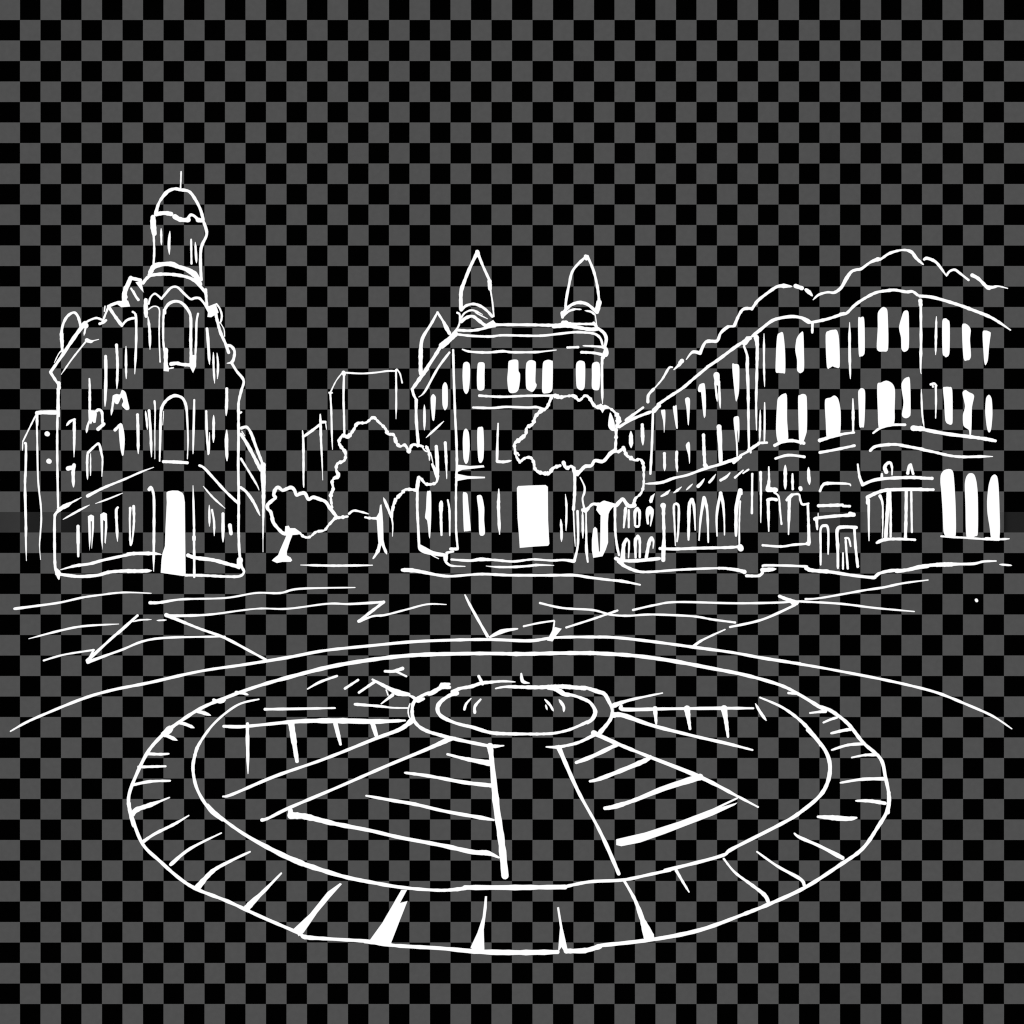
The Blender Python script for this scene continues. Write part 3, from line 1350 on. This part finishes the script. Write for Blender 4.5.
parts = draw('''
> kerb 0.008
T 0 570 4
s 11 42,645,6 100,612,10 170,580,11 330,515,12 450,480,12 600,450,12 800,405,11 980,378,12 1150,350,13 1300,322,12 1480,303,12 1650,287,12 1820,280,12 1960,278,12 2120,283,13 2220,270,11 2370,268,12 2460,270,12 2600,285,12 2770,308,13 2930,330,11 3050,352,13 3200,375,12
T 768 560 4
s 11 0,397 100,412 220,432 420,470 560,500 680,532 800,580 900,625,9 975,675,5
> border_ring 0.008
T 0 570 4
s 14 535,1024,14 518,960,14 516,900,14 545,820,13 590,730,14 640,670,14 700,620,14 800,555,14 900,512,14 1030,465,13 1170,425,16 1330,385,16 1500,357,16 1650,341,16 1824,335,15 1980,334,14 2080,336,16 2220,333,15 2350,332,16 2400,334,16 2530,342,15 2680,362,16 2830,390,15 2980,420,14 3120,460,13 3200,500,13 3290,555,15
T 768 560 4
s 14 200,585 250,602 320,655 380,730 450,795 470,870 485,950 480,1010
T 110 730 4
s 14 75,290 85,340 130,455 200,525 280,595 350,638 470,685 600,745 750,810 780,828,18 870,835 1040,845
T 340 730 4
s 15 100,845 220,862 400,873 560,887,20 720,890,22 870,888,18
s 20 905,884 980,882 1040,865
s 16 1040,862 1250,838,16 1440,800,16 1620,735,13
T 680 730 4
s 15 260,735 360,695 500,630 640,540 730,475 790,390 830,320 835,250
> inner_ring 0.008
T 200 570 4
s 9 235,517,7 150,540,9 60,610,10 0,690,12 -20,740,14 -28,800,13 -10,880,13 40,960,14 90,1000,13
T 110 730 4
s 13 390,300,12 450,355,12 550,425,14 680,495,20 760,530,22 800,545,20 930,585,16 1050,610,15 1170,630,14 1310,641,12 1390,637,15 1430,630,19
T 340 730 4
s 20 500,630 700,630 900,628
s 13 895,628 1000,607 1130,600 1230,580 1320,560
T 540 730 4
s 14 500,562 720,505 770,475 960,378 1040,330,15 1130,250,15 1160,160,17 1140,80,15 1070,0,12
T 570 570 4
s 12 760,510,7 850,550,11 930,610,13 990,680,14 1002,700,14
> ring_stone 0.009
T 0 570 4
e 13 945,490 970,492 992,499
e 13 855,520 880,528 902,520
> ring_stone 0.009
e 14 785,563 815,572 842,581
> ring_stone 0.009
e 14 718,610 745,618 776,631
> ring_stone 0.009
s 26 680,635 660,655
e 14 650,655 680,668 708,681
> ring_stone 0.009
s 12 590,735 640,737 675,735,6
> ring_stone 0.009
s 12 555,788 662,785,9
> ring_stone 0.009
s 12 530,860 600,846 680,843,8
> ring_stone 0.009
s 20 525,985,18 545,960,20 600,940,18 640,925,10 678,910,5
> ring_stone 0.009
T 110 730 4
s 14 135,445,14 180,415,12 260,375,12 315,342,5
> ring_stone 0.009
s 14 243,538,16 320,475,12 445,412,6
> ring_stone 0.009
s 18 350,630,24 410,565,16 480,525,12 560,487,8
> ring_stone 0.009
s 26 548,712,30 570,688,22 620,640,14 685,573,7
> ring_stone 0.009
p 735,795 800,735 870,648 920,612 928,616 880,670 830,730 775,810 755,825
> ring_stone 0.009
T 340 730 4
p 118,842 170,770 245,640 268,640 240,692 270,684 240,760 205,850 210,868 150,850
> ring_stone 0.009
p 522,870 550,810 570,750 580,665 588,665 587,710 575,800 578,890 565,895 548,875 540,885
> ring_stone 0.009
p 872,890 880,790 868,710 876,708 890,790 912,885 900,892 886,868
> ring_stone 0.009
T 540 730 4
s 16 335,600,10 380,680,14 410,760,22 435,825,44
> ring_stone 0.009
s 12 545,562,12 570,605,11 596,648,6
> ring_stone 0.009
s 12 735,515,8 780,570,10 850,622,13 900,662,16 915,695,16
> ring_stone 0.009
T 680 730 4
s 12 308,487,8 390,545,11 480,595,14 497,620,14
> ring_stone 0.009
s 12 458,414,8 480,430,13 560,465,13 650,512,18
> ring_stone 0.009
s 20 552,347,9 600,350,20 670,355,20 706,351,8
> ring_stone 0.009
s 14 704,283,7 760,284,15 820,293,14
> ring_stone 0.009
s 14 642,211,8 730,197,13 820,195,14
> ring_stone 0.009
T 768 560 4
s 10 335,790,6 390,780,11 440,780,12
> ring_stone 0.009
s 12 255,760,8 320,740,12 388,735,12
> ring_stone 0.009
s 12 253,693,9 300,682,13 330,677,14
> ring_stone 0.009
s 10 222,650,8 250,638,11 275,630,10
> ring_stone 0.009
s 12 168,612,8 200,608,10 230,605,14
s 10 82,532 110,535
> paving_wedge 0.009
T 200 570 4
s 15 95,625,13 160,627,14 240,620,12 400,605,16 550,603,22 700,606,20 820,602,8
e 16 190,615,12 190,680,15 192,815,10
s 18 365,615,26 378,700,20 388,765,14
s 16 542,615,20 562,697,12
s 15 690,612,22 706,665,14
s 13 92,906,8 130,897,12 300,825,13 500,755,12 700,675,14 800,637,16 850,600,24
> paving_wedge 0.009
s 11 260,557 400,555 540,552,7
s 9 620,537,12 720,545,11 770,551,7 830,552,7
> paving_wedge 0.009
s 10 430,476,6 480,448,11 548,424,9
s 10 580,474 632,440
s 11 636,490,10 700,446,12
s 18 690,438,9 740,465,14 790,490,24 835,498,16
s 11 725,535,6 770,500,14
s 6 745,480 752,500
s 10 740,405 775,405,14 810,394,14
s 9 785,406 825,425
> paving_wedge 0.009
s 14 248,1000,14 275,992,12 360,950,14 560,865,12 750,782,13 900,720,14 985,682,20
p 930,705 985,672 1000,664 1024,668 1030,674 960,702
T 110 730 4
s 26 722,322,18 722,338,24
s 26 724,342,26 755,343,26 790,348,24 900,375,18 1040,402,15 1160,430,15 1330,462,17 1450,488,20 1510,492,20 1555,510,8
T 340 730 4
s 14 105,263,9 200,280,13 300,297,14 420,325,13 560,350,16 615,360,9
s 16 260,171,9 330,180,14 400,192,13 500,210,15 605,222,18
s 18 430,97,9 500,115,14 600,133,24
s 24 600,65,26 608,130,18 625,300,26 645,440,28 660,583,28
> paving_wedge 0.009
s 14 875,70,20 950,240,13 1024,375,12 1070,470,16 1115,575,15
T 570 570 4
s 14 95,652,20 190,695,15 300,740,13 520,828,18 670,905,11 752,948,7
s 20 25,770,14 90,745,17 190,697,16
s 18 80,845,10 120,835,16 230,792,18 300,762,20 320,748,16
T 540 730 4
s 20 260,313,14 300,306,20 380,280,16 500,232,22 640,188,26
p 305,437 420,410 560,365 690,315 790,268 792,275 725,308 790,290 780,300 690,342 500,415 400,450 325,465 305,460
> paving_wedge 0.009
T 570 570 4
s 12 175,542,20 240,520,12 370,492,6
s 12 205,545,14 220,558,16 400,555,12 600,553,14 733,553,8
s 16 340,555,20 342,580,16 345,615,8
s 18 468,555,24 480,635,10
s 20 616,555,26 625,610,16 632,667,10
s 14 175,580,22 215,582,20 330,622,14 500,665,12 620,692,14 730,720,7
> paving_wedge 0.009
c 12 742,535 762,570 785,602
''', pz, dict(g=ground()))

# round basin in the middle of the wheel
bN, bF = gpt(512, 746, 0.1), gpt(512, 683, 0.1)
BX, BY, BR = (bN.x + bF.x) / 2, (bN.y + bF.y) / 2, (bF.y - bN.y) / 2
t = thing('basin', 'low round basin drawn as two rings at the hub of the wheel-patterned plaza', 'basin', Vector((BX, BY, 0)))
mb = MB()
disc(mb, BX, BY, BR, .098, 64, BR * .8)
for r in (BR, BR * .8):
    for i in range(64):
        a, b = 2 * math.pi * i / 64, 2 * math.pi * (i + 1) / 64
        mb.poly([Vector((BX + r * math.cos(q), BY + r * math.sin(q), z)) for q, z in ((a, .012), (b, .012), (b, .098), (a, .098))], 1)
mb.build('rim_wall', t, t.location.copy())
mb = MB(); disc(mb, BX, BY, BR * .79, .05, 64); mb.build('water', t, t.location.copy())
draw('''
> rim 0.004
T 400 640 8
s 28 130,472 105,510 97,560 105,630 150,690 220,730 300,755 400,782 560,818 700,845 760,850 830,845,10
s 12 80,510 66,560 72,610 95,645
s 36 60,440,10 100,455,22 140,480,44 190,470,20
s 30 140,465,24 210,430,28 250,425,36 330,378,34
s 44 335,370,50 395,378,30
s 20 330,350 395,352
s 30 765,388,12 850,374,22 1024,378,30 1140,378,34 1210,372,26
T 510 640 8
s 34 330,374 420,372 520,380 600,385
s 26 600,378 700,412,34 755,432,34 790,490,28 818,560,26 800,640,28 720,740,36
s 24 690,750,30 560,815,24 450,845,24 370,857,26 290,855,12
s 24 660,742 720,752
> inner_rim 0.004
T 400 640 8
s 26 455,425,36 400,442,28 330,490,32 300,545,34 325,605,32 420,655,26 500,680,24 580,698,30 720,740,28 850,750,28 1024,752,22 1120,752,24 1230,746,22 1330,725,22 1400,700,22 1500,655,26
s 28 420,415 480,388 570,372 650,345 720,338,24 820,330,20 920,335,10
s 26 630,290 660,350
T 510 640 8
s 26 300,390,12 370,395,34 430,432,36 500,442,24 570,465,26 640,500,26 682,570,32 660,630,34 620,660,30
p 300,370 410,392 470,440 420,448
s 24 90,270,18 102,330,30 155,345,8
> ripple 0.004
T 400 640 8
s 22 568,468,10 530,510,22 515,555,20
s 24 645,475,14 600,530,26 598,580,24
> ripple 0.004
T 510 640 8
c 22 278,475 320,520 347,568
c 26 393,478 428,530 430,572
c 16 285,518 297,558
''', t, dict(g=ground(0.1)))
